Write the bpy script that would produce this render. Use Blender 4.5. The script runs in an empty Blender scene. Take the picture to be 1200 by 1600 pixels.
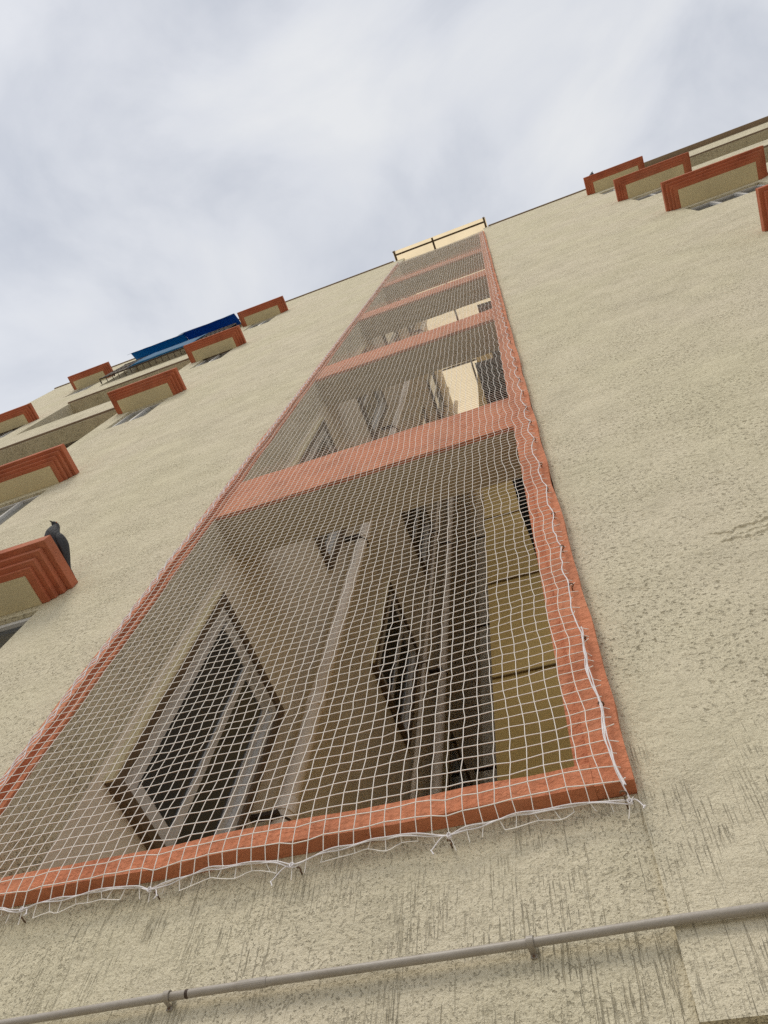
import bpy, bmesh, math, random
import numpy as np
from mathutils import Vector, Matrix, noise as mnoise

C = bpy.context.scene.collection
SC = bpy.context.scene
random.seed(7)
rng = np.random.default_rng(7)

# ------------------------------------------------------------------ camera
cam = bpy.data.cameras.new("camera")
camo = bpy.data.objects.new("camera", cam); C.objects.link(camo); SC.camera = camo
RM = ((0.93376499, 0.27282245, 0.23162652), (0.34302117, -0.86685043, -0.36181047), (0.10207553, 0.41729875, -0.90301846))
m = Matrix(RM).to_4x4(); m.translation = (0, -1.2013, 1.6)
camo.matrix_world = m
cam.sensor_fit = 'VERTICAL'; cam.sensor_height = 36.0; cam.lens = 1153.44 / 1600 * 36
cam.clip_start = 0.02; cam.clip_end = 5000
SC.render.resolution_x = 768; SC.render.resolution_y = 1024

# ------------------------------------------------------------------ sky, sun, exposure
SUN_EL, SUN_AZ = math.radians(52), math.radians(205)      # azimuth measured from +y towards +x: from behind the camera
W = bpy.data.worlds.new("World"); SC.world = W; W.use_nodes = True
nt = W.node_tree; nt.nodes.clear()
def nn(t, typ, **kw):
    n = t.nodes.new(typ)
    for k, v in kw.items():
        if k.startswith('_'):
            setattr(n, k[1:], v)
        else:
            n.inputs[k].default_value = v
    return n
out = nn(nt, 'ShaderNodeOutputWorld'); bg = nn(nt, 'ShaderNodeBackground', Strength=0.1)
sky = nn(nt, 'ShaderNodeTexSky', _sky_type='NISHITA', _sun_disc=False, _sun_elevation=SUN_EL, _sun_rotation=SUN_AZ)
tc = nn(nt, 'ShaderNodeTexCoord')
mp = nn(nt, 'ShaderNodeMapping'); mp.inputs['Scale'].default_value = (1.5, 1.9, 1.3); mp.inputs['Rotation'].default_value = (0.2, 0.4, 0.9); mp.inputs['Location'].default_value = (0.35, 0.1, 0.0)
nt.links.new(tc.outputs['Generated'], mp.inputs['Vector'])
n1 = nn(nt, 'ShaderNodeTexNoise', Scale=2.3, Detail=7.0, Roughness=0.52, Distortion=0.35)
nt.links.new(mp.outputs[0], n1.inputs['Vector'])
rp = nn(nt, 'ShaderNodeValToRGB'); cr = rp.color_ramp
cr.elements[0].position = 0.34; cr.elements[0].color = (0.525, 0.555, 0.615, 1)
cr.elements[1].position = 0.66; cr.elements[1].color = (0.765, 0.775, 0.785, 1)
e = cr.elements.new(0.5); e.color = (0.675, 0.695, 0.735, 1)
nt.links.new(n1.outputs['Fac'], rp.inputs[0])
# lower sky and the side the sun is on are brighter under this thin overcast
sep = nn(nt, 'ShaderNodeSeparateXYZ'); nt.links.new(tc.outputs['Generated'], sep.inputs[0])
mr = nn(nt, 'ShaderNodeMapRange', **{'From Min': 0.92, 'From Max': 0.25, 'To Min': 1.0, 'To Max': 1.30})
nt.links.new(sep.outputs['Z'], mr.inputs['Value'])
sc8 = nn(nt, 'ShaderNodeVectorMath', _operation='SCALE'); nt.links.new(rp.outputs[0], sc8.inputs[0])
ml = nn(nt, 'ShaderNodeMath', _operation='MULTIPLY'); ml.inputs[1].default_value = 10.6
nt.links.new(mr.outputs[0], ml.inputs[0]); nt.links.new(ml.outputs[0], sc8.inputs['Scale'])
mx = nn(nt, 'ShaderNodeMix', _data_type='RGBA'); mx.inputs['Factor'].default_value = 0.88; mx.clamp_result = False
nt.links.new(sky.outputs[0], mx.inputs['A']); nt.links.new(sc8.outputs[0], mx.inputs['B'])
nt.links.new(mx.outputs['Result'], bg.inputs['Color']); nt.links.new(bg.outputs[0], out.inputs[0])

sl = bpy.data.lights.new("sun", 'SUN'); sl.energy = 1.5; sl.angle = math.radians(18); sl.color = (1.0, 0.93, 0.82)
so = bpy.data.objects.new("sun", sl); C.objects.link(so)
d = Vector((math.sin(SUN_AZ) * math.cos(SUN_EL), math.cos(SUN_AZ) * math.cos(SUN_EL), math.sin(SUN_EL)))
so.rotation_euler = d.to_track_quat('Z', 'Y').to_euler(); so.location = d * 60

SC.view_settings.view_transform = 'Standard'; SC.view_settings.look = 'None'
SC.view_settings.exposure = 0.1; SC.view_settings.gamma = 1.0
SC.render.engine = 'CYCLES'
SC.cycles.max_bounces = 10; SC.cycles.diffuse_bounces = 8; SC.cycles.transparent_max_bounces = 8
SC.cycles.use_denoising = False; SC.cycles.denoiser = 'OPENIMAGEDENOISE'
SC.cycles.denoising_input_passes = 'RGB_ALBEDO_NORMAL'; SC.cycles.denoising_prefilter = 'ACCURATE'

# ------------------------------------------------------------------ materials
def mat(name, rough=0.9, spec=0.3):
    M = bpy.data.materials.new(name); M.use_nodes = True
    t = M.node_tree; b = t.nodes['Principled BSDF']
    b.inputs['Roughness'].default_value = rough; b.inputs['Specular IOR Level'].default_value = spec
    return M, t, b
class G:
    """small graph helper on world position"""
    def __init__(s, t):
        s.t = t; s.pos = nn(t, 'ShaderNodeNewGeometry').outputs['Position']
    def scaled(s, v):
        n = nn(s.t, 'ShaderNodeVectorMath', _operation='MULTIPLY'); n.inputs[1].default_value = v
        s.t.links.new(s.pos, n.inputs[0]); return n.outputs[0]
    def noise(s, scale, detail=3.0, rough=0.5, vec=None, dist=0.0):
        n = nn(s.t, 'ShaderNodeTexNoise', Scale=scale, Detail=detail, Roughness=rough, Distortion=dist)
        s.t.links.new(vec or s.pos, n.inputs['Vector']); return n.outputs['Fac']
    def voro(s, scale, vec=None, rand=1.0):
        n = nn(s.t, 'ShaderNodeTexVoronoi', Scale=scale, Randomness=rand)
        s.t.links.new(vec or s.pos, n.inputs['Vector']); return n.outputs['Distance']
    def rng(s, v, a, b, c=0.0, d=1.0, smooth=True):
        n = nn(s.t, 'ShaderNodeMapRange', **{'From Min': a, 'From Max': b, 'To Min': c, 'To Max': d})
        if smooth: n.interpolation_type = 'SMOOTHSTEP'
        s.t.links.new(v, n.inputs['Value']); return n.outputs[0]
    def op(s, o, a, b=None):
        n = nn(s.t, 'ShaderNodeMath', _operation=o)
        for i, x in enumerate((a, b)):
            if x is None: continue
            if isinstance(x, (int, float)): n.inputs[i].default_value = x
            else: s.t.links.new(x, n.inputs[i])
        return n.outputs[0]
    def mix(s, f, a, b):
        n = nn(s.t, 'ShaderNodeMix', _data_type='RGBA')
        for k, x in (('Factor', f), ('A', a), ('B', b)):
            if isinstance(x, (int, float)): n.inputs[k].default_value = x
            elif isinstance(x, tuple): n.inputs[k].default_value = (*x, 1)
            else: s.t.links.new(x, n.inputs[k])
        return n.outputs['Result']
    def xyz(s):
        n = nn(s.t, 'ShaderNodeSeparateXYZ'); s.t.links.new(s.pos, n.inputs[0]); return n.outputs
    def bump(s, b, h, dist, strength=1.0, prev=None):
        n = nn(s.t, 'ShaderNodeBump', Strength=strength, Distance=dist)
        s.t.links.new(h, n.inputs['Height'])
        if prev is not None: s.t.links.new(prev, n.inputs['Normal'])
        s.t.links.new(n.outputs[0], b.inputs['Normal']); return n.outputs[0]

def plaster(name, base, tint, dirt=(0.235, 0.185, 0.10)):
    M, t, b = mat(name, 0.95, 0.15); g = G(t); L = t.links.new
    big = g.noise(0.9, 5, 0.55); mid = g.noise(6, 4, 0.6)
    col = g.mix(g.rng(big, 0.32, 0.68), base, tint)
    col = g.mix(g.op('MULTIPLY', g.rng(mid, 0.35, 0.75), 0.22), col, tuple(c * 0.72 for c in base))
    # pits: torn grains in patches
    zz = g.xyz()['Z']
    low = g.rng(g.op('ADD', zz, g.op('MULTIPLY', g.noise(14, 2), 0.05)), 2.94, 2.88, 0.0, 1.0)
    high = g.op('SUBTRACT', 1.0, low)
    patch = g.rng(g.noise(2.6, 5, 0.65), 0.34, 0.62)
    fine = g.rng(g.noise(140, 4, 0.60), 0.565, 0.66)
    fine = g.op('MAXIMUM', fine, g.op('MULTIPLY', g.rng(g.voro(105), 0.26, 0.10), g.rng(g.noise(19, 3, 0.6), 0.50, 0.60)))
    coarse = g.rng(g.noise(1.0, 4, 0.62, vec=g.scaled((62, 62, 74))), 0.555, 0.67)
    coarse = g.op('MAXIMUM', coarse, g.op('MULTIPLY', g.rng(g.noise(1.0, 3, 0.6, vec=g.scaled((24, 24, 30))), 0.585, 0.70), 0.6))
    far = g.op('MULTIPLY', g.rng(zz, 4.5, 9.0), g.rng(g.noise(1.0, 4, 0.65, vec=g.scaled((10, 10, 9))), 0.55, 0.70))
    coarse = g.op('MAXIMUM', coarse, g.op('MULTIPLY', far, 0.45))
    pit = g.op('ADD', g.op('MULTIPLY', fine, g.op('ADD', 0.35, g.op('MULTIPLY', low, 0.35))), g.op('MULTIPLY', coarse, high))
    pit = g.op('MULTIPLY', pit, g.op('ADD', g.op('MULTIPLY', patch, 0.78), 0.22))
    # dragged vertical scratches on the lowest band
    gv = g.noise(1.0, 3, 0.5, vec=g.scaled((230, 230, 9)), dist=0.1)
    gw = g.noise(1.0, 2, 0.5, vec=g.scaled((150, 150, 5)), dist=0.08)
    groove = g.op('MULTIPLY', g.rng(gv, 0.555, 0.66), g.rng(g.noise(4.6, 4, 0.65), 0.44, 0.60))
    groove = g.op('MAXIMUM', groove, g.op('MULTIPLY', g.rng(gw, 0.67, 0.72), 0.7))
    groove = g.op('MULTIPLY', groove, low)
    marks = g.op('MINIMUM', g.op('MAXIMUM', pit, groove), 1.0)
    col = g.mix(g.op('MULTIPLY', marks, g.op('ADD', 0.38, g.op('MULTIPLY', high, 0.26))), col, dirt)
    spk = g.op('ADD', g.op('MULTIPLY', g.rng(g.noise(190, 3, 0.7), 0.42, 0.66), 0.30), g.op('MULTIPLY', g.op('MULTIPLY', g.rng(g.noise(1.0, 4, 0.7, vec=g.scaled((70, 70, 52))), 0.45, 0.66), g.rng(zz, 2.9, 5.0, 0.3, 1.0)), 0.34))
    spk = g.op('ADD', spk, g.op('MULTIPLY', g.op('MULTIPLY', g.rng(g.noise(1.0, 5, 0.72, vec=g.scaled((16, 16, 11))), 0.46, 0.66), g.rng(zz, 4.0, 9.0)), 0.20))
    col = g.mix(spk, col, (0.40, 0.345, 0.22))
    grime = g.op('MULTIPLY', g.rng(g.noise(1.0, 6, 0.65, vec=g.scaled((1.3, 1.3, 0.8))), 0.46, 0.72), 0.24)
    col = g.mix(grime, col, (0.44, 0.40, 0.28))
    L(col, b.inputs['Base Color'])
    grain = g.noise(240, 3, 0.7)
    lump = g.noise(1.0, 6, 0.70, vec=g.scaled((26, 26, 34)))
    wav = g.noise(3.0, 4, 0.5)
    h = g.op('ADD', g.op('MULTIPLY', grain, 0.0022), g.op('MULTIPLY', lump, 0.012))
    h = g.op('SUBTRACT', h, g.op('MULTIPLY', marks, 0.0042))
    h = g.op('ADD', h, g.op('MULTIPLY', wav, 0.05))
    g.bump(b, h, 1.0, 1.0)
    return M

def paint(name, base, var=0.25, dark=None, scale=9, bumpd=0.0012, rough=0.85, bs=60, spec=0.3, fade=None):
    M, t, b = mat(name, rough, spec); g = G(t)
    dark = dark or tuple(c * 0.55 for c in base)
    f = g.rng(g.noise(scale, 5, 0.62), 0.40, 0.74)
    col = g.mix(g.op('MULTIPLY', f, var), base, dark)
    if fade: col = g.mix(g.op('MULTIPLY', g.rng(g.noise(2.3, 5, 0.65), 0.42, 0.70), 0.55), col, fade)
    sp = g.rng(g.noise(scale * 9, 3, 0.6), 0.66, 0.74)
    col = g.mix(g.op('MULTIPLY', sp, var * 1.2), col, dark)
    t.links.new(col, b.inputs['Base Color'])
    if bumpd: g.bump(b, g.noise(bs, 4, 0.6), bumpd * 4)
    return M

CREAM = (0.70, 0.64, 0.46)
M_wall = plaster('facade_plaster', CREAM, (0.73, 0.655, 0.50))
M_orange = paint('terracotta_paint', (0.585, 0.215, 0.11), 0.55, (0.31, 0.10, 0.05), 5, 0.0035, 0.85, 38, 0.2, (0.60, 0.27, 0.155))
M_trim = paint('shaded_terracotta', (0.47, 0.145, 0.075), 0.55, (0.22, 0.065, 0.035), 4, 0.0018, 0.85, 45, 0.2, (0.46, 0.19, 0.11))  # terracotta darkened for the ledges, shade of their undersides put into the colour
M_soffit = paint('cream_paint', (0.64, 0.56, 0.36), 0.2, None, 3, 0.0006)
M_shaft = paint('shaft_paint', (0.76, 0.69, 0.56), 0.28, (0.44, 0.36, 0.26), 1.6, 0.001, 0.9, 30)
M_ochre = paint('ochre_paint', (0.50, 0.365, 0.14), 0.15, (0.38, 0.26, 0.09), 2.0, 0.0006)
M_brown = paint('dark_brown_frame', (0.15, 0.105, 0.065), 0.4, None, 6, 0.0005, 0.6)
M_joint = paint('dark_joint', (0.20, 0.14, 0.06), 0.2)
M_inner = paint('room_paint', (0.55, 0.47, 0.36), 0.12, None, 2, 0.0)
M_beam = paint('soffit_paint', (0.40, 0.335, 0.22), 0.2, None, 3, 0.0006)
M_pvc = paint('grey_pvc', (0.36, 0.325, 0.28), 0.4, (0.24, 0.20, 0.15), 14, 0.0003, 0.45, 50, 0.4)
M_pipe = paint('cream_pvc', (0.86, 0.77, 0.66), 0.12, (0.5, 0.42, 0.32), 5, 0.0003, 0.5, 50, 0.4)
M_dark = paint('dark_iron', (0.055, 0.04, 0.03), 0.3, (0.10, 0.05, 0.025), 20, 0.0005, 0.6)
M_rail = paint('brown_steel', (0.12, 0.085, 0.05), 0.4, (0.05, 0.035, 0.02), 20, 0.0005, 0.6)
M_alu = paint('aluminium', (0.62, 0.61, 0.59), 0.15, None, 12, 0.0, 0.38, 40, 0.6)
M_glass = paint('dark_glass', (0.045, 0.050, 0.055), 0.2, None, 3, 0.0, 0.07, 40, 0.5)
M_gglass = paint('grey_glass', (0.16, 0.16, 0.14), 0.2, None, 3, 0.0, 0.2, 40, 0.5)
M_black = paint('black_sheet', (0.018, 0.022, 0.034), 0.3, (0.05, 0.06, 0.08), 4, 0.003, 0.55, 12)
M_cable = paint('cable_black', (0.03, 0.026, 0.022), 0.1, None, 9, 0.0)
M_cope = paint('coping', (0.27, 0.20, 0.14), 0.3, None, 4, 0.001)
M_ground = paint('concrete_ground', (0.42, 0.39, 0.33), 0.35, None, 2, 0.003)
M_feather = paint('feathers', (0.040, 0.042, 0.048), 0.5, (0.016, 0.016, 0.02), 30, 0.002, 0.7, 90)
M_beak = paint('beak', (0.05, 0.045, 0.04), 0.1, None, 9, 0.0)
M_foot = paint('pigeon_leg', (0.30, 0.09, 0.07), 0.1, None, 9, 0.0)
M_iris = paint('pigeon_eye', (0.45, 0.13, 0.03), 0.1, None, 9, 0.0, 0.2)
M_net = paint('nylon_twine', (0.84, 0.79, 0.72), 0.1, None, 30, 0.0, 0.6)
M_rope = paint('white_cord', (0.80, 0.76, 0.76), 0.15, None, 60, 0.0, 0.65)
M_hook = paint('rusty_steel', (0.17, 0.10, 0.06), 0.5, (0.06, 0.03, 0.02), 90, 0.0, 0.6)

def translucent(name, col, tr=0.8):
    M, t, b = mat(name, 0.6, 0.2); g = G(t)
    c = g.mix(g.op('MULTIPLY', g.rng(g.noise(2.5, 4, 0.6), 0.4, 0.75), 0.18), col, tuple(x * 0.7 for x in col))
    tr_ = nn(t, 'ShaderNodeBsdfTranslucent'); t.links.new(c, tr_.inputs[0]); t.links.new(c, b.inputs['Base Color'])
    ms = nn(t, 'ShaderNodeMixShader'); ms.inputs[0].default_value = tr
    t.links.new(b.outputs[0], ms.inputs[1]); t.links.new(tr_.outputs[0], ms.inputs[2])
    t.links.new(ms.outputs[0], t.nodes['Material Output'].inputs[0]); return M
M_acr = translucent('acrylic_sheet', (0.92, 0.83, 0.67), 0.93)
M_tarp_d = translucent('tarp_royal_blue', (0.02, 0.14, 0.40), 0.55)
M_tarp_l = translucent('tarp_sky_blue', (0.02, 0.23, 0.46), 0.55)

# ------------------------------------------------------------------ mesh helpers
class MB:
    def __init__(s): s.v = []; s.f = []
    def add(s, vs, fs):
        b = len(s.v); s.v += [tuple(p) for p in vs]; s.f += [tuple(b + i for i in f) for f in fs]; return s
    def box(s, x0, x1, y0, y1, z0, z1):
        vs = [(x, y, z) for x in (x0, x1) for y in (y0, y1) for z in (z0, z1)]
        return s.add(vs, [(0, 1, 3, 2), (4, 6, 7, 5), (0, 4, 5, 1), (2, 3, 7, 6), (0, 2, 6, 4), (1, 5, 7, 3)])
    def tube(s, pts, r, n=8, cap=True, closed=False):
        pts = [Vector(p) for p in pts]; k = len(pts); rings = []
        rs = r if isinstance(r, (list, tuple)) else [r] * k
        up = None
        for i, p in enumerate(pts):
            if closed: tn = (pts[(i + 1) % k] - pts[i - 1])
            else: tn = (pts[min(i + 1, k - 1)] - pts[max(i - 1, 0)])
            tn.normalize()
            if up is None: up = tn.orthogonal().normalized()
            up = (up - tn * up.dot(tn));
            if up.length < 1e-6: up = tn.orthogonal()
            up.normalize(); sd = tn.cross(up)
            rings.append([p + (up * math.cos(a) + sd * math.sin(a)) * rs[i] for a in [2 * math.pi * j / n for j in range(n)]])
        vs = [q for rg in rings for q in rg]; fs = []
        for i in range(k if closed else k - 1):
            a, b = i * n, ((i + 1) % k) * n
            for j in range(n): fs.append((a + j, a + (j + 1) % n, b + (j + 1) % n, b + j))
        if cap and not closed:
            fs.append(tuple(reversed(range(n)))); fs.append(tuple((k - 1) * n + j for j in range(n)))
        return s.add(vs, fs)
    def build(s, name, m, parent=None, smooth=False, bevel=0.0):
        o0 = parent_world(parent)
        me = bpy.data.meshes.new(name)
        me.from_pydata([(x - o0[0], y - o0[1], z - o0[2]) for x, y, z in s.v], [], s.f); me.materials.append(m)
        bm = bmesh.new(); bm.from_mesh(me); bmesh.ops.recalc_face_normals(bm, faces=bm.faces[:])
        if bevel: bmesh.ops.bevel(bm, geom=bm.edges[:], offset=bevel, segments=2, affect='EDGES', profile=0.6)
        bm.to_mesh(me); bm.free()
        if smooth:
            for p in me.polygons: p.use_smooth = True
        o = bpy.data.objects.new(name, me); C.objects.link(o)
        if parent: o.parent = parent
        return o
def parent_world(p):
    v = Vector((0, 0, 0))
    while p is not None: v += p.location; p = p.parent
    return v
def tag(o, label=None, cat=None, group=None, kind=None):
    for k, v in (('label', label), ('category', cat), ('group', group), ('kind', kind)):
        if v: o[k] = v
    return o
def thing(name, loc, label, cat, group=None):
    o = bpy.data.objects.new(name, None); C.objects.link(o); o.location = loc; o.empty_display_size = 0.1
    return tag(o, label, cat, group)
def copy_tree(o, parent, delta):
    c = o.copy(); C.objects.link(c); c.parent = parent; c.location = o.location + Vector(delta)
    for ch in list(o.children):
        copy_tree(ch, c, (0, 0, 0))
    return c
def grid_wall(axis, a0, a1, z0, z1, d0, d1, holes):
    """slab in the plane (a,z) with thickness d0..d1 and rectangular holes; axis 'x': a=x,d=y ; axis 'y': a=y,d=x"""
    A = sorted({a0, a1, *[h[0] for h in holes], *[h[1] for h in holes]}); A = [a for a in A if a0 - 1e-9 <= a <= a1 + 1e-9]
    Z = sorted({z0, z1, *[h[2] for h in holes], *[h[3] for h in holes]}); Z = [z for z in Z if z0 - 1e-9 <= z <= z1 + 1e-9]
    def solid(i, j):
        if not (0 <= i < len(A) - 1 and 0 <= j < len(Z) - 1): return False
        ca, cz = (A[i] + A[i + 1]) / 2, (Z[j] + Z[j + 1]) / 2
        return not any(h[0] < ca < h[1] and h[2] < cz < h[3] for h in holes)
    mb = MB(); idx = {}
    def vid(i, j, k):
        key = (i, j, k)
        if key not in idx:
            dd = (d0, d1)[k]; idx[key] = len(mb.v)
            mb.v.append((A[i], dd, Z[j]) if axis == 'x' else (dd, A[i], Z[j]))
        return idx[key]
    for i in range(len(A) - 1):
        for j in range(len(Z) - 1):
            if not solid(i, j): continue
            for k in (0, 1): mb.f.append((vid(i, j, k), vid(i + 1, j, k), vid(i + 1, j + 1, k), vid(i, j + 1, k)))
            for (di, dj, e) in ((-1, 0, ((i, j), (i, j + 1))), (1, 0, ((i + 1, j), (i + 1, j + 1))), (0, -1, ((i, j), (i + 1, j))), (0, 1, ((i, j + 1), (i + 1, j + 1)))):
                if not solid(i + di, j + dj):
                    mb.f.append((vid(*e[0], 0), vid(*e[1], 0), vid(*e[1], 1), vid(*e[0], 1)))
    return mb

# ------------------------------------------------------------------ ground
g = MB().box(-600, 600, -600, 600, -0.5, 0.0).build('ground', M_ground); tag(g, kind='structure')

# ------------------------------------------------------------------ building: dimensions
XL, XR = -1.84, -0.134            # shaft opening
XLO, XRO = -1.915, -0.022         # outer edge of the terracotta frame
ZS = 2.828                        # top of the sill
ROOF = 18.86
XW0, XW1 = -11.2, 8.2
bld = thing('apartment_building', (0, 0, 0), 'tall cream plastered apartment building with terracotta trimmed ledges and an open service shaft', 'apartment building')
FL = [0, 3, 6, 9, 12]

lw = [(-4.93, -4.36, 3.68 + f, 4.44 + f) for f in (3, 6, 9, 12)] + [(-4.9, -2.68, 3.2, 4.64)] + [(-9.10, -8.5, 3.68 + f, 4.44 + f) for f in FL]
rw = [(2.16, 2.95, 4.28 + f, 4.84 + f) for f in FL]
ll = [(-8.0, -5.25, 3.3 + f, 5.1 + f) for f in FL]
rl = [(3.15, 5.9, 3.3 + f, 5.1 + f) for f in FL]
fl = grid_wall('x', XW0, XL - 0.002, 0.0, ROOF, 0.0, 0.22, lw + ll)
fl.build('facade_wall', M_wall, bld)
fr = grid_wall('x', XRO, XW1, 2.314, ROOF, 0.0, 0.22, rw + rl)
fr.build('facade_wall', M_wall, bld)
MB().box(XRO - 0.004, XW1, 0.13, 0.22, 0.0, 2.312).build('plinth_wall', M_wall, bld)
MB().add([(x, y, z) for x in (XL - 0.0018, XRO + 0.004) for (y, z) in ((.021, 0.0), (.021, 2.3), (.003, 2.758), (.20, 2.758), (.20, 0.0))],
         [(0, 1, 2, 3, 4), (9, 8, 7, 6, 5), (0, 5, 6, 1), (1, 6, 7, 2), (2, 7, 8, 3), (3, 8, 9, 4), (4, 9, 5, 0)]).build('spandrel_wall', M_wall, bld)
# body of the building behind the facade
body = MB()
body.box(XW0, XW0 + 0.2, 0.221, 9, 0, ROOF).box(XW1 - 0.2, XW1, 0.221, 9, 0, ROOF).box(XW0, XW1, 9, 9.2, 0, ROOF)
body.build('side_wall', M_wall, bld)
MB().box(XW0 + 0.21, -2.06, 0.225, 8.99, ROOF - 0.35, ROOF - 0.1).build('roof_slab', M_cope, bld)
MB().box(0.12, XW1 - 0.21, 0.225, 8.99, ROOF - 0.35, ROOF - 0.1).build('roof_slab', M_cope, bld)
MB().box(-2.05, 0.11, 5.45, 8.99, ROOF - 0.35, ROOF - 0.1).build('roof_slab', M_cope, bld)
MB().box(XW0 - 0.03, -2.10, -0.025, 0.25, ROOF + 0.002, ROOF + 0.07).build('roof_coping', M_cope, bld)
MB().box(0.10, 3.15, -0.025, 0.25, ROOF + 0.002, ROOF + 0.07).build('roof_coping', M_cope, bld)
MB().box(3.15, XW1 + 0.03, -0.10, 0.25, ROOF + 0.002, ROOF + 0.07).build('roof_coping', M_cope, bld)

# ---- terracotta frame of the shaft (stepped profile): outer strip proud of an inner strip
def frame_part(mb):
    return mb.build('shaft_frame', M_orange, bld)
NSEG = 90
def wavy_strip(x0, x1, y0, y1, z0, z1, amp, side):
    """a vertical strip whose free outer edge wanders a little, like hand painted plaster"""
    mb = MB(); zs = [z0 + (z1 - z0) * (i / NSEG) ** 1.6 for i in range(NSEG + 1)]
    vs = []
    for z in zs:
        w = amp * (mnoise.noise(Vector((x0 * 7, 0.3, z * 3.1))) + 0.5 * mnoise.noise(Vector((x0, 3.3, z * 11))))
        a, b = (x0 + w, x1) if side < 0 else (x0, x1 + w)
        vs += [(a, y0, z), (b, y0, z), (b, y1, z), (a, y1, z)]
    fs = []
    for i in range(NSEG):
        p, q = 4 * i, 4 * i + 4
        for j in range(4): fs.append((p + j, p + (j + 1) % 4, q + (j + 1) % 4, q + j))
    fs += [(0, 1, 2, 3), tuple(4 * NSEG + j for j in (3, 2, 1, 0))]
    return mb.add(vs, fs)
ZT = 17.65
a = wavy_strip(-0.100, XRO, -0.034, 0.22, 2.760, ZT, 0.009, 1)
a.box(XR, -0.1005, -0.014, 0.22, ZS, ZT)
frame_part(a)
a = wavy_strip(XLO, -1.872, -0.034, -0.0005, 2.760, ZT, 0.008, -1)
a.box(-1.8715, XL - 0.0025, -0.012, -0.0005, ZS, ZT)
frame_part(a)
# sill: a slightly uneven terracotta bar
sill = MB(); n = 40; vs = []
for i in range(n + 1):
    x = XLO + 0.012 + (-0.1005 - XLO - 0.012) * i / n
    w = 0.009 * mnoise.noise(Vector((x * 5.0, 1.7, 0))); w2 = 0.006 * mnoise.noise(Vector((x * 3.1, 5.7, 0)))
    vs += [(x, -0.037 + w2, 2.760 + w), (x, -0.037 + w2, ZS - 0.008 + w), (x, -0.030, ZS + w), (x, 0.19, ZS + w), (x, 0.19, 2.7585), (x, 0.0, 2.7585)]
fs = []
for i in range(n):
    for j in range(6): fs.append((6 * i + j, 6 * i + (j + 1) % 6, 6 * i + 6 + (j + 1) % 6, 6 * i + 6 + j))
fs += [tuple(range(6)), tuple(6 * n + j for j in reversed(range(6)))]
sill.add(vs, fs).build('shaft_sill', M_orange, bld)
# tie beams across the opening
for k in range(4):
    z = 5.2 + 3 * k
    b_ = MB().box(XL - 0.001, XR + 0.001, 0.014, 0.27, z + 0.002, z + 0.5).build('tie_beam', M_beam, bld)
    MB().box(XL + 0.001, XR - 0.001, -0.009, 0.0135, z, z + 0.515).build('beam_fascia', M_orange, b_)

MB().box(XL - 0.001, XR + 0.001, -0.012, 0.30, 17.66, 17.74).build('tie_beam', M_beam, bld)

# ---- inside of the shaft
DX = -1.84; YB = 5.3
wins = [(0.32, 1.05), (2.06, 2.86), (3.95, 4.75)]
holes = [(y0, y1, 3.55 + f, 4.80 + f) for f in FL for (y0, y1) in wins if y0 < 3.5 or f == 3]
grid_wall('y', 0.222, YB, 0.0, ROOF - 0.06, DX - 0.2, DX, holes).build('shaft_wall', M_shaft, bld)
MB().box(DX - 0.2, -0.93, YB + 0.002, YB + 0.15, 0, ROOF - 0.06).build('shaft_wall', M_shaft, bld)
oc = MB().box(-0.93, 0.1, 2.42, YB, 0, ROOF - 0.06).build('shaft_wall', M_ochre, bld)
for z in (5.0, 6.5, 8.0, 9.5, 11.0, 12.5):
    MB().box(-0.928, -0.105, 2.405, 2.4195, z - 0.007, z + 0.007).build('joint_line', M_joint, oc)
MB().box(-0.104, 0.1, 0.222, 2.418, 0, ROOF - 0.06).build('shaft_wall', M_ochre, bld)
MB().box(DX + 0.001, -0.105, 0.201, YB, 2.2, 2.4).build('shaft_floor', M_shaft, bld)

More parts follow.
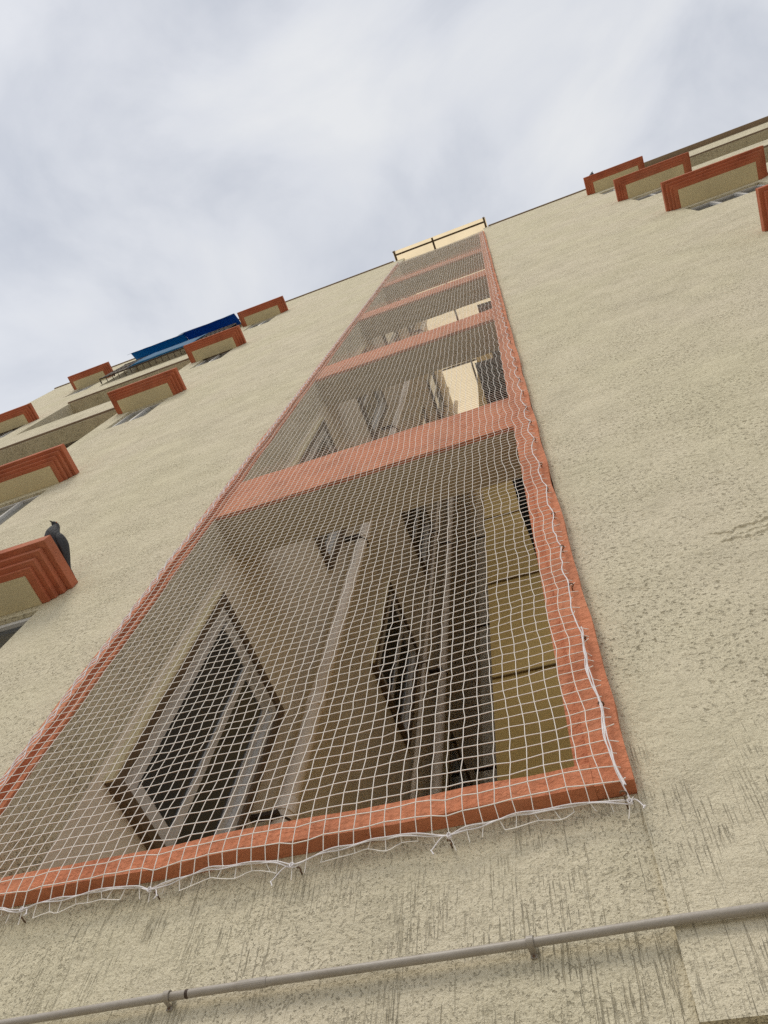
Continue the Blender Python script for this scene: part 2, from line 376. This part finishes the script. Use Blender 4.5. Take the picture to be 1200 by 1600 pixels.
# ---- shaft windows: surround > (window) with sashes and panes
def shaft_window(y0, y1, z0, z1):
    x = DX
    fr = MB()
    fx0, fx1 = x - 0.03, x + 0.026
    fr.box(fx0, fx1, y0 + .002, y0 + .035, z0 + .002, z1 - .002).box(fx0, fx1, y1 - .035, y1 - .002, z0 + .002, z1 - .002)
    fr.box(fx0, fx1, y0 + .0352, y1 - .0352, z0 + .002, z0 + .04).box(fx0, fx1, y0 + .0352, y1 - .0352, z1 - .04, z1 - .002)
    w = fr.build('window', M_alu, bld)
    sr = MB(); t = 0.046; p = 0.042
    MB().box(x + .001, x + p + .002, y0 - t - .014, y0 - t - .0003, z0 - t, z1 + t).build('lit_side_strip', M_soffit, w)  # cream strip on the outer edge: the surround's lit side put into colour
    sr.box(x + .001, x + p, y0 - t, y0, z0 - t, z1 + t)
    sr.box(x + .001, x + p, y1, y1 + t, z0 - t, z1 + t)
    sr.box(x + .001, x + p, y0 + .0002, y1 - .0002, z1, z1 + t).box(x + .001, x + p, y0 + .0002, y1 - .0002, z0 - t, z0 - .001)
    sr.build('window_surround', M_brown, w)
    ym = (y0 + y1) / 2
    for (a_, b_, dx) in ((y0 + .037, ym + .03, .011), (ym - .03, y1 - .037, -.014)):
        s = MB(); s0, s1 = x + dx - .009, x + dx + .012
        s.box(s0, s1, a_, a_ + .046, z0 + .042, z1 - .042).box(s0, s1, b_ - .046, b_, z0 + .042, z1 - .042)
        s.box(s0, s1, a_ + .0582, b_ - .0462, z0 + .042, z0 + .085).box(s0, s1, a_ + .0582, b_ - .0462, z1 - .085, z1 - .042)
        s.build('sash', M_alu, w)
        MB().box(x + dx - .002, x + dx + .003, a_ + .0584, b_ - .0464, z0 + .0852, z1 - .0852).build('glass_pane', M_glass, w)
    MB().box(x - .195, x - .19, y0 + .001, y1 - .001, z0 + .001, z1 - .001).build('unlit_room_panel', M_glass, w)  # dark panel, its colour stands for the unlit room behind
    return w
for (y0, y1) in wins:
    w0 = shaft_window(y0, y1, 3.55, 4.80)
    if y0 > 3.5:
        w0.location.z += 3; continue
    for f in FL[1:]: copy_tree(w0, bld, (0, 0, f))

# ---- facade windows
def facade_window(x0, x1, z0, z1):
    y = 0.025; s = MB(); t = .035
    s.box(x0 + .002, x0 + t, y, y + .05, z0 + .002, z1 - .002).box(x1 - t, x1 - .002, y, y + .05, z0 + .002, z1 - .002)
    s.box(x0 + t + .0002, x1 - t - .0002, y, y + .05, z0 + .002, z0 + t).box(x0 + t + .0002, x1 - t - .0002, y, y + .05, z1 - t, z1 - .002)
    nb = max(2, round((x1 - x0) / .3))
    for i in range(1, nb):
        xm = x0 + (x1 - x0) * i / nb
        s.box(xm - .017, xm + .017, y - .006, y + .044, z0 + t + .0002, z1 - t - .0002)
    w = s.build('window', M_alu, bld)
    for i in range(nb):
        a_, b_ = x0 + (x1 - x0) * i / nb, x0 + (x1 - x0) * (i + 1) / nb
        MB().box(a_ + .02, b_ - .02, y + .02, y + .026, z0 + t, z1 - t).build('glass_pane', M_glass if x1 - x0 > .7 else M_gglass, w)
    MB().box(x0 - .001, x1 + .001, .23, .24, z0, z1).build('unlit_room_panel', M_glass, w)  # dark backing panel painted in for the unlit room
    return w
def repeat(fn, args, zs):
    o = fn(*args)
    for f in zs: copy_tree(o, bld, (0, 0, f))
repeat(facade_window, (-4.93, -4.36, 6.68, 7.44), (3, 6, 9))
repeat(facade_window, (-9.10, -8.5, 3.68, 4.44), FL[1:])
repeat(facade_window, (2.16, 2.95, 4.28, 4.84), FL[1:])
facade_window(-4.9, -2.68, 3.2, 4.64)

# ---- window ledges: stepped terracotta moulding on three sides with a cream soffit
def ledge(x0, x1, z, dep=0.30):
    mb = MB()
    mb.box(x0, x1, -dep, -.0005, z + .10, z + .165)
    mb.box(x0 + .032, x1 - .032, -dep + .032, -.0005, z + .062, z + .10)
    mb.box(x0 + .062, x1 - .062, -dep + .062, -.0005, z + .028, z + .062)
    mb.box(x0 + .09, x1 - .09, -dep + .09, -.0005, z + .006, z + .028)
    o = mb.build('window_ledge', M_trim, bld, bevel=0.003)
    MB().box(x0 + .135, x1 - .135, -dep + .125, -.001, z, z + .0055).build('soffit', M_soffit, o)
    return o
la = ledge(-5.2, -2.56, 4.70)
l0 = ledge(-5.19, -4.165, 7.55)
for z in (10.48, 13.35, 16.5): copy_tree(l0, bld, (0, 0, z - 7.55))
copy_tree(l0, bld, (-4.13, 0, 13.35 - 7.55)); copy_tree(l0, bld, (-4.12, 0, 16.45 - 7.55)); copy_tree(l0, bld, (-4.12, 0, 10.48 - 7.55))
l1 = ledge(2.025, 3.13, 7.88, 0.325)
for z in (10.98, 14.03, 17.22): copy_tree(l1, bld, (0, 0, z - 7.88))

# ---- recessed balconies
def loggia(x0, x1, z0, z1):
    """opening z0..z1; parapet is the facade wall itself"""
    D = 1.0; s = MB()
    s.box(x0 - .12, x1 + .12, D, D + .1, z0 - 1.0, z1 + .2)
    s.box(x0 - .12, x0 - .001, .221, D - .001, z0 - 1.0, z1 + .2).box(x1 + .001, x1 + .12, .221, D - .001, z0 - 1.0, z1 + .2)
    s.box(x0 - .001, x1 + .001, .221, D - .001, z1, z1 + .2).box(x0 - .001, x1 + .001, .221, D - .001, z0 - 1.2, z0 - 1.0)
    o = s.build('balcony_recess', M_inner, bld)
    tr = MB().box(x0 - .05, x1 + .05, -.028, -.0005, z1 + .03, z1 + .075).box(x0 - .05, x1 + .05, -.018, -.0005, z1 + .12, z1 + .15)
    tr.build('lintel_band', M_cope, o)
    MB().box(x0 + .001, x1 - .001, .004, .215, z0 + .001, z0 + .03).build('parapet_coping', M_soffit, o)
    dr = MB(); xc = (x0 + x1) / 2
    dr.box(xc - .5, xc + .5, D - .03, D - .001, z0 - .99, z1 - .1)
    dr.build('balcony_door', M_gglass, o)
    return o
for xs in ((-8.0, -5.25), (3.15, 5.9)):
    o = loggia(*xs, 3.3, 5.1)
    for f in FL[1:]: copy_tree(o, bld, (0, 0, f))

# ---- plaster repair scar on the right wall: a ragged low relief lump
def scar():
    bm = bmesh.new(); nx, nz = 150, 90; x0, x1, z0, z1 = .335, .66, 3.53, 3.77
    grid = []
    for j in range(nz + 1):
        row = []
        for i in range(nx + 1):
            u, v = i / nx, j / nz; x, z = x0 + (x1 - x0) * u, z0 + (z1 - z0) * v
            h = -.004; env = min(1, u * 5) * min(1, (1 - u) * 8)
            for q, (zc, wd, ht, ua, ub) in enumerate(((.62, .030, .012, .05, 1.), (.47, .026, .011, .18, 1.), (.36, .036, .013, .12, .98), (.74, .022, .008, .5, 1.), (.27, .025, .007, .3, .8))):
                c_ = zc + .10 * mnoise.noise(Vector((u * 5, q * 3.7, 0))) + .05 * mnoise.noise(Vector((u * 17, q * 1.7, 4))) + .05 * u
                gate = min(1, max(0, (u - ua) * 9)) * min(1, max(0, (ub - u) * 9))
                d_ = (v - c_) / wd; prof = math.exp(-d_ * d_) if d_ < 0 else math.exp(-(d_ / 2.6) ** 2)
                h = max(h, -.004 + gate * env * (ht + .006 * mnoise.noise(Vector((u * 30, q, v * 20)))) * prof * 0.72)
            row.append(bm.verts.new((x, -h, z)))
        grid.append(row)
    for j in range(nz):
        for i in range(nx): bm.faces.new((grid[j][i], grid[j][i + 1], grid[j + 1][i + 1], grid[j + 1][i]))
    me = bpy.data.meshes.new('plaster_scar'); bmesh.ops.recalc_face_normals(bm, faces=bm.faces[:]); bm.to_mesh(me); bm.free()
    me.materials.append(M_wall); o = bpy.data.objects.new('plaster_scar', me); C.objects.link(o); o.parent = bld
    for p in me.polygons: p.use_smooth = True
scar()

# ------------------------------------------------------------------ roof canopy over the shaft
ZC = 18.98
cn = thing('roof_canopy', (-1.0, 0, ZC - .1), 'translucent cream roof canopy on dark steel rafters at the top of the shaft', 'canopy')
MB().box(-2.06, 0.08, -0.20, 5.6, ZC, ZC + .006).build('canopy_sheet', M_acr, cn)
for x in (-2.03, -1.14, 0.045):
    MB().box(x - .02, x + .02, -0.19, 5.55, ZC - .045, ZC - .001).build('rafter', M_rail, cn)
for y in (-0.115, 2.7, 5.3):
    MB().box(-2.0095, -1.1605, y - .018, y + .018, ZC - .038, ZC - .002).build('purlin', M_rail, cn)
    MB().box(-1.1195, 0.0245, y - .018, y + .018, ZC - .038, ZC - .002).build('purlin', M_rail, cn)
for x in (-2.03, 0.045):
    MB().box(x - .02, x + .02, -0.215, -0.1905, ZC - .16, ZC + .03).build('end_bracket', M_rail, cn)

# ------------------------------------------------------------------ pipes in the shaft
def drain(y, r, label, x=None, joints=(3.4,), group=None):
    x = x or DX + .08 + r
    t = thing('drain_pipe', (x, y, 2.4), label, 'drain pipe', group)
    mb = MB().tube([(x, y, z) for z in (2.4, 8, 13, 18.3)], r, 20)
    mb.build('pipe', M_pipe, t, smooth=True)
    for z in joints:
        for f in FL:
            if z + f < 17.8:
                MB().tube([(x, y, z + f), (x, y, z + f + .09)], r * 1.16, 20).build('pipe_socket', M_pipe, t, smooth=False)
    for f in FL:
        zc = joints[0] + f - .05
        MB().box(DX + .001, x + r * .3, y - r * 1.7, y - r * 1.02, zc - .012, zc + .012).build('pipe_clip', M_dark, t)
        MB().tube([(x + math.cos(a) * (r + .004), y + math.sin(a) * (r + .004), zc) for a in [2 * math.pi * i / 16 for i in range(16)]], .006, 6, closed=True).build('pipe_clip', M_dark, t)
    return t
drain(1.24, .052, 'thick cream drain pipe between the two nearest shaft windows', joints=(4.2, 5.0))
drain(2.98, .022, 'thin cream water pipe just past the second shaft window', joints=(4.8,), x=DX + .07)
drain(3.36, .048, 'thick dim drain pipe deeper in the shaft beside the thin pipe', joints=(5.1, 6.2))
drain(4.98, .042, 'farthest drain pipe in the dark back corner of the shaft', joints=(5.3,), x=-1.35)
# loose cables on the back wall
cb = thing('cable_bundle', (-1.1, YB, 2.4), 'loose bundle of dark cables hanging down the back of the shaft', 'cables')
for k in range(5):
    x = -1.12 + .03 * k; pts = []
    for i in range(60):
        z = 2.5 + i * .25
        pts.append((x + .05 * mnoise.noise(Vector((k * 3.1, 0, z * .9))), YB - .05 + .03 * mnoise.noise(Vector((k, 5, z))), z))
    MB().tube(pts, .012, 6).build('cable', M_cable, cb, smooth=True)

# dark plastic sheets laid along the right side of the shaft
def dark_sheet(x0, z, y0, y1, label):
    bm = MB(); nx, ny = 8, 24; vs = []; fs = []
    for k in (0, 1):
        for i in range(nx + 1):
            for j in range(ny + 1):
                u, v = i / nx, j / ny; x = x0 + (-.108 - x0) * u; y = y0 + (y1 - y0) * v
                vs.append((x + (.012 * mnoise.noise(Vector((0, y * 3, z))) if i == 0 else 0), y, z - .03 * math.sin(u * 3.14) + .012 * mnoise.noise(Vector((x * 6, y * 4, z))) + .012 * k))
    N = (nx + 1) * (ny + 1)
    for i in range(nx):
        for j in range(ny):
            a_ = i * (ny + 1) + j; q = (a_, a_ + 1, a_ + ny + 2, a_ + ny + 1)
            fs.append(q); fs.append(tuple(N + t for t in reversed(q)))
    for i in range(nx):
        for j in (0, ny):
            a_ = i * (ny + 1) + j; fs.append((a_, a_ + ny + 1, N + a_ + ny + 1, N + a_))
    for j in range(ny):
        for i in (0, nx):
            a_ = i * (ny + 1) + j; fs.append((a_, a_ + 1, N + a_ + 1, N + a_))
    bm.add(vs, fs)
    o = bm.build('plastic_sheet', M_black, None, smooth=True); tag(o, label, 'plastic sheet')
dark_sheet(-.405, 8.1, .29, 2.40, 'dark blue black plastic sheet across the shaft above the lowest opening')
dark_sheet(-.345, 11.1, .29, 2.40, 'smaller dark sheet seen beside the upper bright roof panels')

# ------------------------------------------------------------------ conduit across the foot of the wall
cd = thing('conduit_pipe', (-.7, -.02, 2.46), 'long grey plastic conduit pipe clipped across the bottom of the wall', 'conduit')
def cz(x): return 2.456 + .016 * math.exp(-((x + .25) / .55) ** 2) + .004 * math.sin(x * 5)
def cyy(x): return -.011 + (.006 if x < 0 else 0) * min(1, -x * 3 if x < 0 else 0)
xs = [-4 + i * .1 for i in range(75)]
MB().tube([(x, cyy(x), cz(x)) for x in xs], .0080, 18).build('pipe', M_pvc, cd, smooth=True)
for x in (-.80,):
    MB().tube([(x - .03, cyy(x), cz(x - .03)), (x + .03, cyy(x), cz(x + .03))], .0092, 18).build('pipe_coupler', M_pvc, cd)
MB().tube([(-.945, cyy(-.945), cz(-.945)), (-.938, cyy(-.938), cz(-.938))], .0083, 18).build('dark_scuff', M_dark, cd)
for x in (-.262, -.985, -1.75, .55):
    s = MB(); w = .006; y0, z0 = cyy(x), cz(x); yw = .0125 if x < -.02 else -.001; n = 10
    sec = [(yw, z0 + .013)] + [(yw, z0 + .0096)] + [(y0 - math.cos(a) * .0098, z0 + math.sin(a) * .0098) for a in [math.pi / 2 - math.pi * i / n for i in range(n + 1)]] + [(yw, z0 - .0096), (yw, z0 - .0165)]
    vs = []; fs = []
    for (y, z) in sec: vs += [(x - w, y, z), (x + w, y, z), (x + w, y + .0025 if False else y - .0022, z), (x - w, y - .0022, z)]
    for i in range(len(sec) - 1):
        for j in range(4): fs.append((4 * i + j, 4 * i + (j + 1) % 4, 4 * i + 4 + (j + 1) % 4, 4 * i + 4 + j))
    fs += [(0, 1, 2, 3), tuple(4 * (len(sec) - 1) + j for j in (3, 2, 1, 0))]
    s.add(vs, fs); sd = s.build('pipe_saddle', M_pvc, cd)
    MB().tube([(x, yw - .004, z0 - .0135), (x, yw, z0 - .0135)], .0022, 8).build('saddle_screw', M_hook, sd)

# ------------------------------------------------------------------ bird net
net = thing('pigeon_net', (-.98, -.05, 2.72), 'white square mesh bird net stretched over the whole service shaft', 'bird net')
CELL = 0.0360; X0, X1 = -1.872, -0.050; Z0, Z1 = 2.712, 17.62
NX = round((X1 - X0) / CELL); NZ = round((Z1 - Z0) / CELL)
HZ = [Z0]
while HZ[-1] < Z1 - .2: HZ.append(HZ[-1] + .265 + .03 * rng.standard_normal())
HZ = np.array(HZ)
HX = np.array([-1.872, -1.49, -1.115, -.755, -.412, -.05])
i_, k_ = np.meshgrid(np.arange(NX + 1), np.arange(NZ + 1), indexing='ij')
X = X0 + (X1 - X0) * i_ / NX; Z = Z0 + (Z1 - Z0) * k_ / NZ
def scallop(v, H):
    j = np.clip(np.searchsorted(H, v) - 1, 0, len(H) - 2); t = (v - H[j]) / (H[j + 1] - H[j])
    return np.clip(4 * t * (1 - t), 0, 1)
def fbm(a, b, seed):
    r = np.random.default_rng(seed); o = 0
    for q in range(9):
        f = 2 * math.pi * r.uniform(.5, 6) ; th = r.uniform(0, 6.28); o = o + np.sin(f * (a * math.cos(th) + b * math.sin(th)) + r.uniform(0, 6.28)) / (1 + f * .12)
    return o
dr = X1 - X; db = Z - Z0; dl = X - X0
sr = scallop(Z, HZ)
PX = X - (.009 + .011 * np.clip((Z - 3.6) / 1.2, 0, 1)) * (sr - .2) * np.exp(-dr / .2) + .0035 * fbm(X * .9, Z * .9, 3)
sb = scallop(X, HX)
PZ = Z + .020 * (sb - .15) * np.exp(-db / .06) + .0035 * fbm(X, Z, 5)
bunch = np.exp(-dl / .10) * .010 * np.sin(Z * 9 + 1)
PX = PX + bunch * (i_ > 0)
bow = np.sin(np.pi * np.clip((X - X0) / (X1 - X0), 0, 1))
PY = -.054 - .0012 * fbm(X * .8, Z * .8, 8) + .020 * bow * np.clip((db - .15) / .4, 0, 1) + .022 * np.clip(1 - db / .05, 0, 1)
PX = PX + rng.normal(0, .0012, PX.shape); PZ = PZ + rng.normal(0, .0012, PZ.shape)
# local snag where the lower edge is tied down
for hx in HX[1:-1]:
    PZ -= .010 * np.exp(-((X - hx) / .026) ** 2) * np.exp(-db / .10)
P = np.stack([PX, PY, PZ], -1)
def strands(lines, r, n=4, name='twine', m=M_net, parent=net):
    V = []; F = []; base = 0
    for L in lines:
        L = np.asarray(L); k = len(L)
        T = np.empty_like(L); T[1:-1] = L[2:] - L[:-2]; T[0] = L[1] - L[0]; T[-1] = L[-1] - L[-2]
        T /= np.linalg.norm(T, axis=1, keepdims=True)
        ref = np.array([0, 1.0, 0]); S = np.cross(T, ref); S /= np.linalg.norm(S, axis=1, keepdims=True) + 1e-12
        U = np.cross(S, T)
        rr = np.asarray(r) if np.ndim(r) else np.full(k, r)
        for j in range(n):
            a_ = 2 * math.pi * (j + .5) / n
            V.append(L + (U * math.cos(a_) + S * math.sin(a_)) * rr[:, None])
        idx = base + np.arange(k)
        for j in range(n):
            a0 = idx + j * k; a1 = idx + ((j + 1) % n) * k
            F.append(np.stack([a0[:-1], a0[1:], a1[1:], a1[:-1]], 1))
        base += n * k
    V = np.concatenate(V); F = np.concatenate(F)
    V = V - np.array(parent_world(parent)) if parent else V
    me = bpy.data.meshes.new(name)
    me.vertices.add(len(V)); me.vertices.foreach_set('co', V.astype(np.float32).ravel())
    me.loops.add(F.size); me.loops.foreach_set('vertex_index', F.astype(np.int32).ravel())
    me.polygons.add(len(F)); me.polygons.foreach_set('loop_start', np.arange(0, F.size, 4, dtype=np.int32))
    me.update(calc_edges=True); me.validate()
    me.polygons.foreach_set('use_smooth', np.ones(len(F), bool)); me.materials.append(m)
    o = bpy.data.objects.new(name, me); C.objects.link(o); o.parent = parent
    return o
def sub(L, k=2):
    L = np.asarray(L); n_ = len(L); t = np.linspace(0, n_ - 1, (n_ - 1) * k + 1)
    a_ = np.clip(t.astype(int), 0, n_ - 2); f = (t - a_)[:, None]
    p0 = L[np.clip(a_ - 1, 0, n_ - 1)]; p1 = L[a_]; p2 = L[a_ + 1]; p3 = L[np.clip(a_ + 2, 0, n_ - 1)]
    return .5 * (2 * p1 + (p2 - p0) * f + (2 * p0 - 5 * p1 + 4 * p2 - p3) * f ** 2 + (3 * p1 - p0 - 3 * p2 + p3) * f ** 3)
R_ = 0.00118
near = 70
ver = []; hor = []
for i in range(NX + 1):
    L = P[i]
    tail = L[0] + np.array([rng.normal(0, .008), .010, -abs(rng.normal(.019, .006)) - .004 + .012 * (scallop(np.array([X[i, 0]]), HX)[0] - .5)])
    ver.append(np.vstack([[tail], L]))
for k in range(NZ + 1):
    L = P[:, k]
    tr_ = L[-1] + np.array([rng.uniform(.006, .026), rng.normal(.008, .004), rng.normal(.004, .008)])
    tl_ = L[0] + np.array([-rng.uniform(.002, .02), .012, rng.normal(0, .008)])
    hor.append(np.vstack([[tl_], L, [tr_]]))
tips = np.array([v[0] for v in ver])
for (xa, xb) in ((-1.86, -1.52), (-1.46, -1.16), (-1.08, -.80), (-.72, -.46), (-.30, -.12)):
    sel = (tips[:, 0] > xa) & (tips[:, 0] < xb)
    if sel.sum() > 2: hor.append(sub(tips[sel], 3) + np.array([0, -.001, 0]))
strands(ver + hor, R_, 4, 'net_mesh')
# knots where the nearest strands cross
kb = MB(); r_k = .0019
for i in range(NX + 1):
    for k in range(0, 62):
        p = P[i, k]; q = r_k
        kb.add([(p[0] + q, p[1], p[2]), (p[0] - q, p[1], p[2]), (p[0], p[1] + q, p[2]), (p[0], p[1] - q, p[2]), (p[0], p[1], p[2] + q), (p[0], p[1], p[2] - q)],
               [(0, 2, 4), (2, 1, 4), (1, 3, 4), (3, 0, 4), (2, 0, 5), (1, 2, 5), (3, 1, 5), (0, 3, 5)])
ko = kb.build('net_knots', M_net, net)
# border cords
def cordify(L, ph, amp=.0022, k=4):
    L = sub(L, k); t = np.arange(len(L)) * .55 + ph
    L = L.copy(); L[:, 0] += amp * np.cos(t); L[:, 1] += amp * np.sin(t) - .002; L[:, 2] += amp * np.sin(t * .7); return L
strands([cordify(P[-1], 0, .0012)], .0017, 5, 'border_cord', M_rope)
low = P[:, 0].copy()
strands([cordify(low, 0, .0016), cordify(low + np.array([0, .002, -.003]), 2.2, .002)], .0016, 5, 'border_cord', M_rope)
lf = P[0].copy()
strands([cordify(lf + np.array([.012 * q, -.002 * q, 0]), q * 1.7, .004) for q in range(3)], .0016, 5, 'border_cord', M_rope)
# knots and loose ends where the lower cord is tied, and the doubled cord near the lower right corner
for hx in list(HX):
    ties = []; jx = int(np.argmin(abs(P[:, 0, 0] - hx))); p = P[jx, 0] + np.array([0, -.002, -.002])
    th = np.linspace(0, 1, 40)          # one wound knot and its loose end, drawn as a single cord
    ang = th * 2 * math.pi * 3.2
    knot = p + np.stack([.0045 * np.cos(ang) * (1 - .3 * th), .003 * np.sin(ang * 1.3), .006 * np.sin(ang) * (1 - .2 * th)], 1)
    sg = rng.choice([-1, 1]); t2 = np.linspace(0, 1, 14)[1:]; ln = rng.uniform(.5, 1)
    tail = knot[-1] + np.stack([sg * .045 * np.sin(t2 * 2.2) * ln, -.004 * t2, -.055 * t2 * ln + .006 * np.sin(t2 * 9)], 1)
    strands([np.vstack([knot, tail])], .0013, 5, 'cord_knot', M_rope)
for q in range(3):
    t = np.linspace(0, 1, 40); z = 2.725 + (3.28 - 2.725) * t
    xe = np.interp(z, P[-1, :, 2], P[-1, :, 0])
    strands([np.stack([xe + .0025 * np.sin(t * 16 + q * 2) + .0015 * q, np.full(40, -.057 - .0015 * q), z], 1)], .0014, 5, 'doubled_cord', M_rope)

# ---- hooks that hold the right and lower edge
def hook(loc):
    mb = MB(); pts = [(0, .03, 0), (0, -.006, 0)] + [(.006 * math.sin(a), -.006 - .006 * (1 - math.cos(a)) , 0) for a in [0.4 * i for i in range(1, 13)]]
    pts = [(p[0], p[1], p[2]) for p in pts]
    o = MB().tube(pts, .0018, 7).build('wall_hook', M_hook, None, smooth=True)
    o.location = loc; return o
h0 = None
for z in HZ:
    loc = Vector((X1 + .003, -.040, z))
    if h0 is None:
        h0 = hook(loc); h0.rotation_euler = (0, .3, 0)
        tag(h0, 'small rusty hook holding the net along the right frame', 'hook', 'hooks along the right edge of the net')
    else:
        c = h0.copy(); C.objects.link(c); c.location = loc; c.rotation_euler = (rng.normal(0, .3), rng.normal(.2, .4), 0)
for j, hx in enumerate(HX[:-1]):
    c = h0.copy(); C.objects.link(c); c.location = (hx, -.001, Z0 - .006); c.rotation_euler = (0, .6, 0)
    c['label'] = 'small rusty hook tying down the lower edge of the net'; c['group'] = 'hooks along the lower edge of the net'

# ------------------------------------------------------------------ blue tarps and cage on the top left balcony
cg = thing('balcony_cage', (-6.6, 0, 15.3), 'dark projecting iron grille cage under blue tarps on the top left balcony', 'balcony grille')
bars = MB(); cx0, cx1, cy0, cz0, cz1 = -7.95, -5.28, -.12, 15.36, 16.55
for z in (cz0, (cz0 + cz1) / 2, cz1):
    bars.tube([(cx0, -.03, z), (cx0, cy0, z), (cx1, cy0, z), (cx1, -.03, z)], .016, 6)
bars.build('grille_frame', M_dark, cg)
bb = MB()
for i in range(28): x = cx0 + (cx1 - cx0) * i / 27; bb.tube([(x, cy0, cz0), (x, cy0, cz1)], .007, 5)
for i in range(20): x = cx0 + (cx1 - cx0) * i / 19; bb.tube([(x, cy0, cz0), (x, -.01, cz0)], .007, 5)
bb.build('grille_bars', M_dark, cg)
MB().box(cx0 + .02, cx1 - .02, cy0 + .0, -.01, 16.62, 16.64).build('shade_panel', M_black, cg)
def tarp(x0, x1, pr_, m, label):
    """pr_: profile of (y,z) points, draped between x0 and x1"""
    nx = 26; vs = []; fs = []; th = .004; n = len(pr_)
    for k in (0, 1):
        for i in range(nx + 1):
            x = x0 + (x1 - x0) * i / nx
            for j, (y, z) in enumerate(pr_):
                w = .03 * mnoise.noise(Vector((x * 4, j * 1.3, k * 0))); vs.append((x, y + w * .4 - th * k, z + w - th * k))
    N = (nx + 1) * n
    for i in range(nx):
        for j in range(n - 1):
            a_ = i * n + j; q = (a_, a_ + 1, a_ + n + 1, a_ + n); fs.append(q); fs.append(tuple(N + t for t in reversed(q)))
        for j in (0, n - 1):
            a_ = i * n + j; fs.append((a_, a_ + n, N + a_ + n, N + a_))
    for j in range(n - 1):
        for i in (0, nx):
            a_ = i * n + j; fs.append((a_, a_ + 1, N + a_ + 1, N + a_))
    o = MB().add(vs, fs).build('tarpaulin', m, None, smooth=True); tag(o, label, 'tarpaulin')
tarp(-8.03, -6.69, [(-.01, 17.32), (-.12, 17.27), (-.25, 17.2), (-.262, 17.0)], M_tarp_l, 'light blue tarpaulin awning on the left half of the top balcony')
tarp(-6.70, -5.45, [(-.01, 17.36), (-.12, 17.30), (-.27, 17.2), (-.28, 16.9)], M_tarp_d, 'royal blue tarpaulin awning on the right half of the top balcony')
tarp(-7.35, -5.9, [(-.135, 16.50), (-.145, 16.1), (-.14, 15.75), (-.13, 15.45)], M_tarp_l, 'crumpled blue sheet hung inside the dark grille of the top balcony')

# overhead wires leaving the far roof corner
for k in range(2):
    pts = [(-11.1 - 30 * t, .1 + 5 * t, 18.75 - .35 * k - 1.6 * math.sin(t * math.pi) + 2.5 * t) for t in [i / 24 for i in range(25)]]
    o = MB().tube(pts, .012, 6).build('overhead_wire', M_cable, None, smooth=True)
    tag(o, ('upper' if k == 0 else 'lower') + ' thin black wire leaving the far left roof corner', 'wire')

# ------------------------------------------------------------------ pigeons
def pigeon(loc, yaw, label, scale=1.0):
    """local frame: +x forward, z up, feet at z=0"""
    t = thing('pigeon', loc, label, 'pigeon'); t.rotation_euler = (0, 0, yaw); t.scale = (scale,) * 3
    def loft(name, secs, m, n=16, it=3):
        """secs: (x, y, z, half width, half height); rings across the spine, resampled smoothly, closed at both ends"""
        secs = sub(np.array(secs, float), it); V = []; F = []; k = len(secs)
        for i in range(k):
            x, y, z, a_, b_ = secs[i]; tx = secs[min(i + 1, k - 1)][:3] - secs[max(i - 1, 0)][:3]; tx = Vector(tx).normalized()
            sd = Vector((0, 0, 1)).cross(tx)
            if sd.length < .05: sd = Vector((0, 1, 0))
            sd.normalize(); up = tx.cross(sd)
            for j in range(n):
                th = 2 * math.pi * j / n; p = Vector((x, y, z)) + sd * max(a_, .0006) * math.cos(th) + up * max(b_, .0006) * math.sin(th); V.append(p)
        for i in range(k - 1):
            for j in range(n): F.append((i * n + j, i * n + (j + 1) % n, (i + 1) * n + (j + 1) % n, (i + 1) * n + j))
        F += [tuple(reversed(range(n))), tuple((k - 1) * n + j for j in range(n))]
        me = bpy.data.meshes.new(name); me.from_pydata(V, [], F); me.materials.append(m)
        for p in me.polygons: p.use_smooth = True
        o = bpy.data.objects.new(name, me); C.objects.link(o); o.parent = t; return o
    loft('body', [(-.150, 0, .052, .010, .006), (-.120, 0, .062, .028, .018), (-.070, 0, .085, .044, .038), (-.010, 0, .112, .056, .053), (.035, 0, .142, .053, .052), (.060, 0, .172, .041, .043),
                  (.070, 0, .200, .031, .033), (.076, 0, .221, .025, .027), (.086, 0, .236, .0215, .023), (.100, 0, .239, .0165, .0165), (.111, 0, .236, .010, .010), (.116, 0, .234, .003, .003)], M_feather)
    loft('beak', [(.110, 0, .237, .0055, .005), (.122, 0, .233, .004, .0038), (.131, 0, .227, .001, .001)], M_beak, 10)
    loft('tail', [(-.110, 0, .068, .022, .012), (-.150, 0, .050, .027, .006), (-.195, 0, .028, .030, .004), (-.212, 0, .020, .024, .002)], M_feather)
    for s_ in (-1, 1):
        loft('wing', [(.052, .040 * s_, .150, .004, .010), (.030, .050 * s_, .140, .009, .030), (-.020, .053 * s_, .115, .010, .040), (-.080, .040 * s_, .082, .009, .030), (-.140, .020 * s_, .054, .006, .014), (-.182, .008 * s_, .036, .002, .004)], M_feather)
        loft('eye', [(.096, .0155 * s_, .243, .0010, .0010), (.098, .0165 * s_, .243, .0042, .0042), (.100, .0165 * s_, .243, .0042, .0042), (.102, .0155 * s_, .243, .0010, .0010)], M_iris, 10)
        lg = MB().tube([(.002, .022 * s_, .085), (.006, .024 * s_, .040), (.004, .026 * s_, .004)], [.009, .0045, .004], 8)
        for q in ((.036, .028), (.026, .045), (.026, .012), (-.02, .026)): lg.tube([(.004, .026 * s_, .004), (q[0], q[1] * s_, .003)], [.004, .002], 6)
        o = lg.build('leg', M_foot, None, smooth=True); o.parent = t
    return t
pigeon((-2.655, -.20, 4.866), math.radians(-105), 'dark grey pigeon perched on the right end of the lowest left ledge', 0.93)
pigeon((2.19, -.27, 17.386), math.radians(-60), 'tiny dark pigeon on the topmost right ledge against the sky', 0.9)
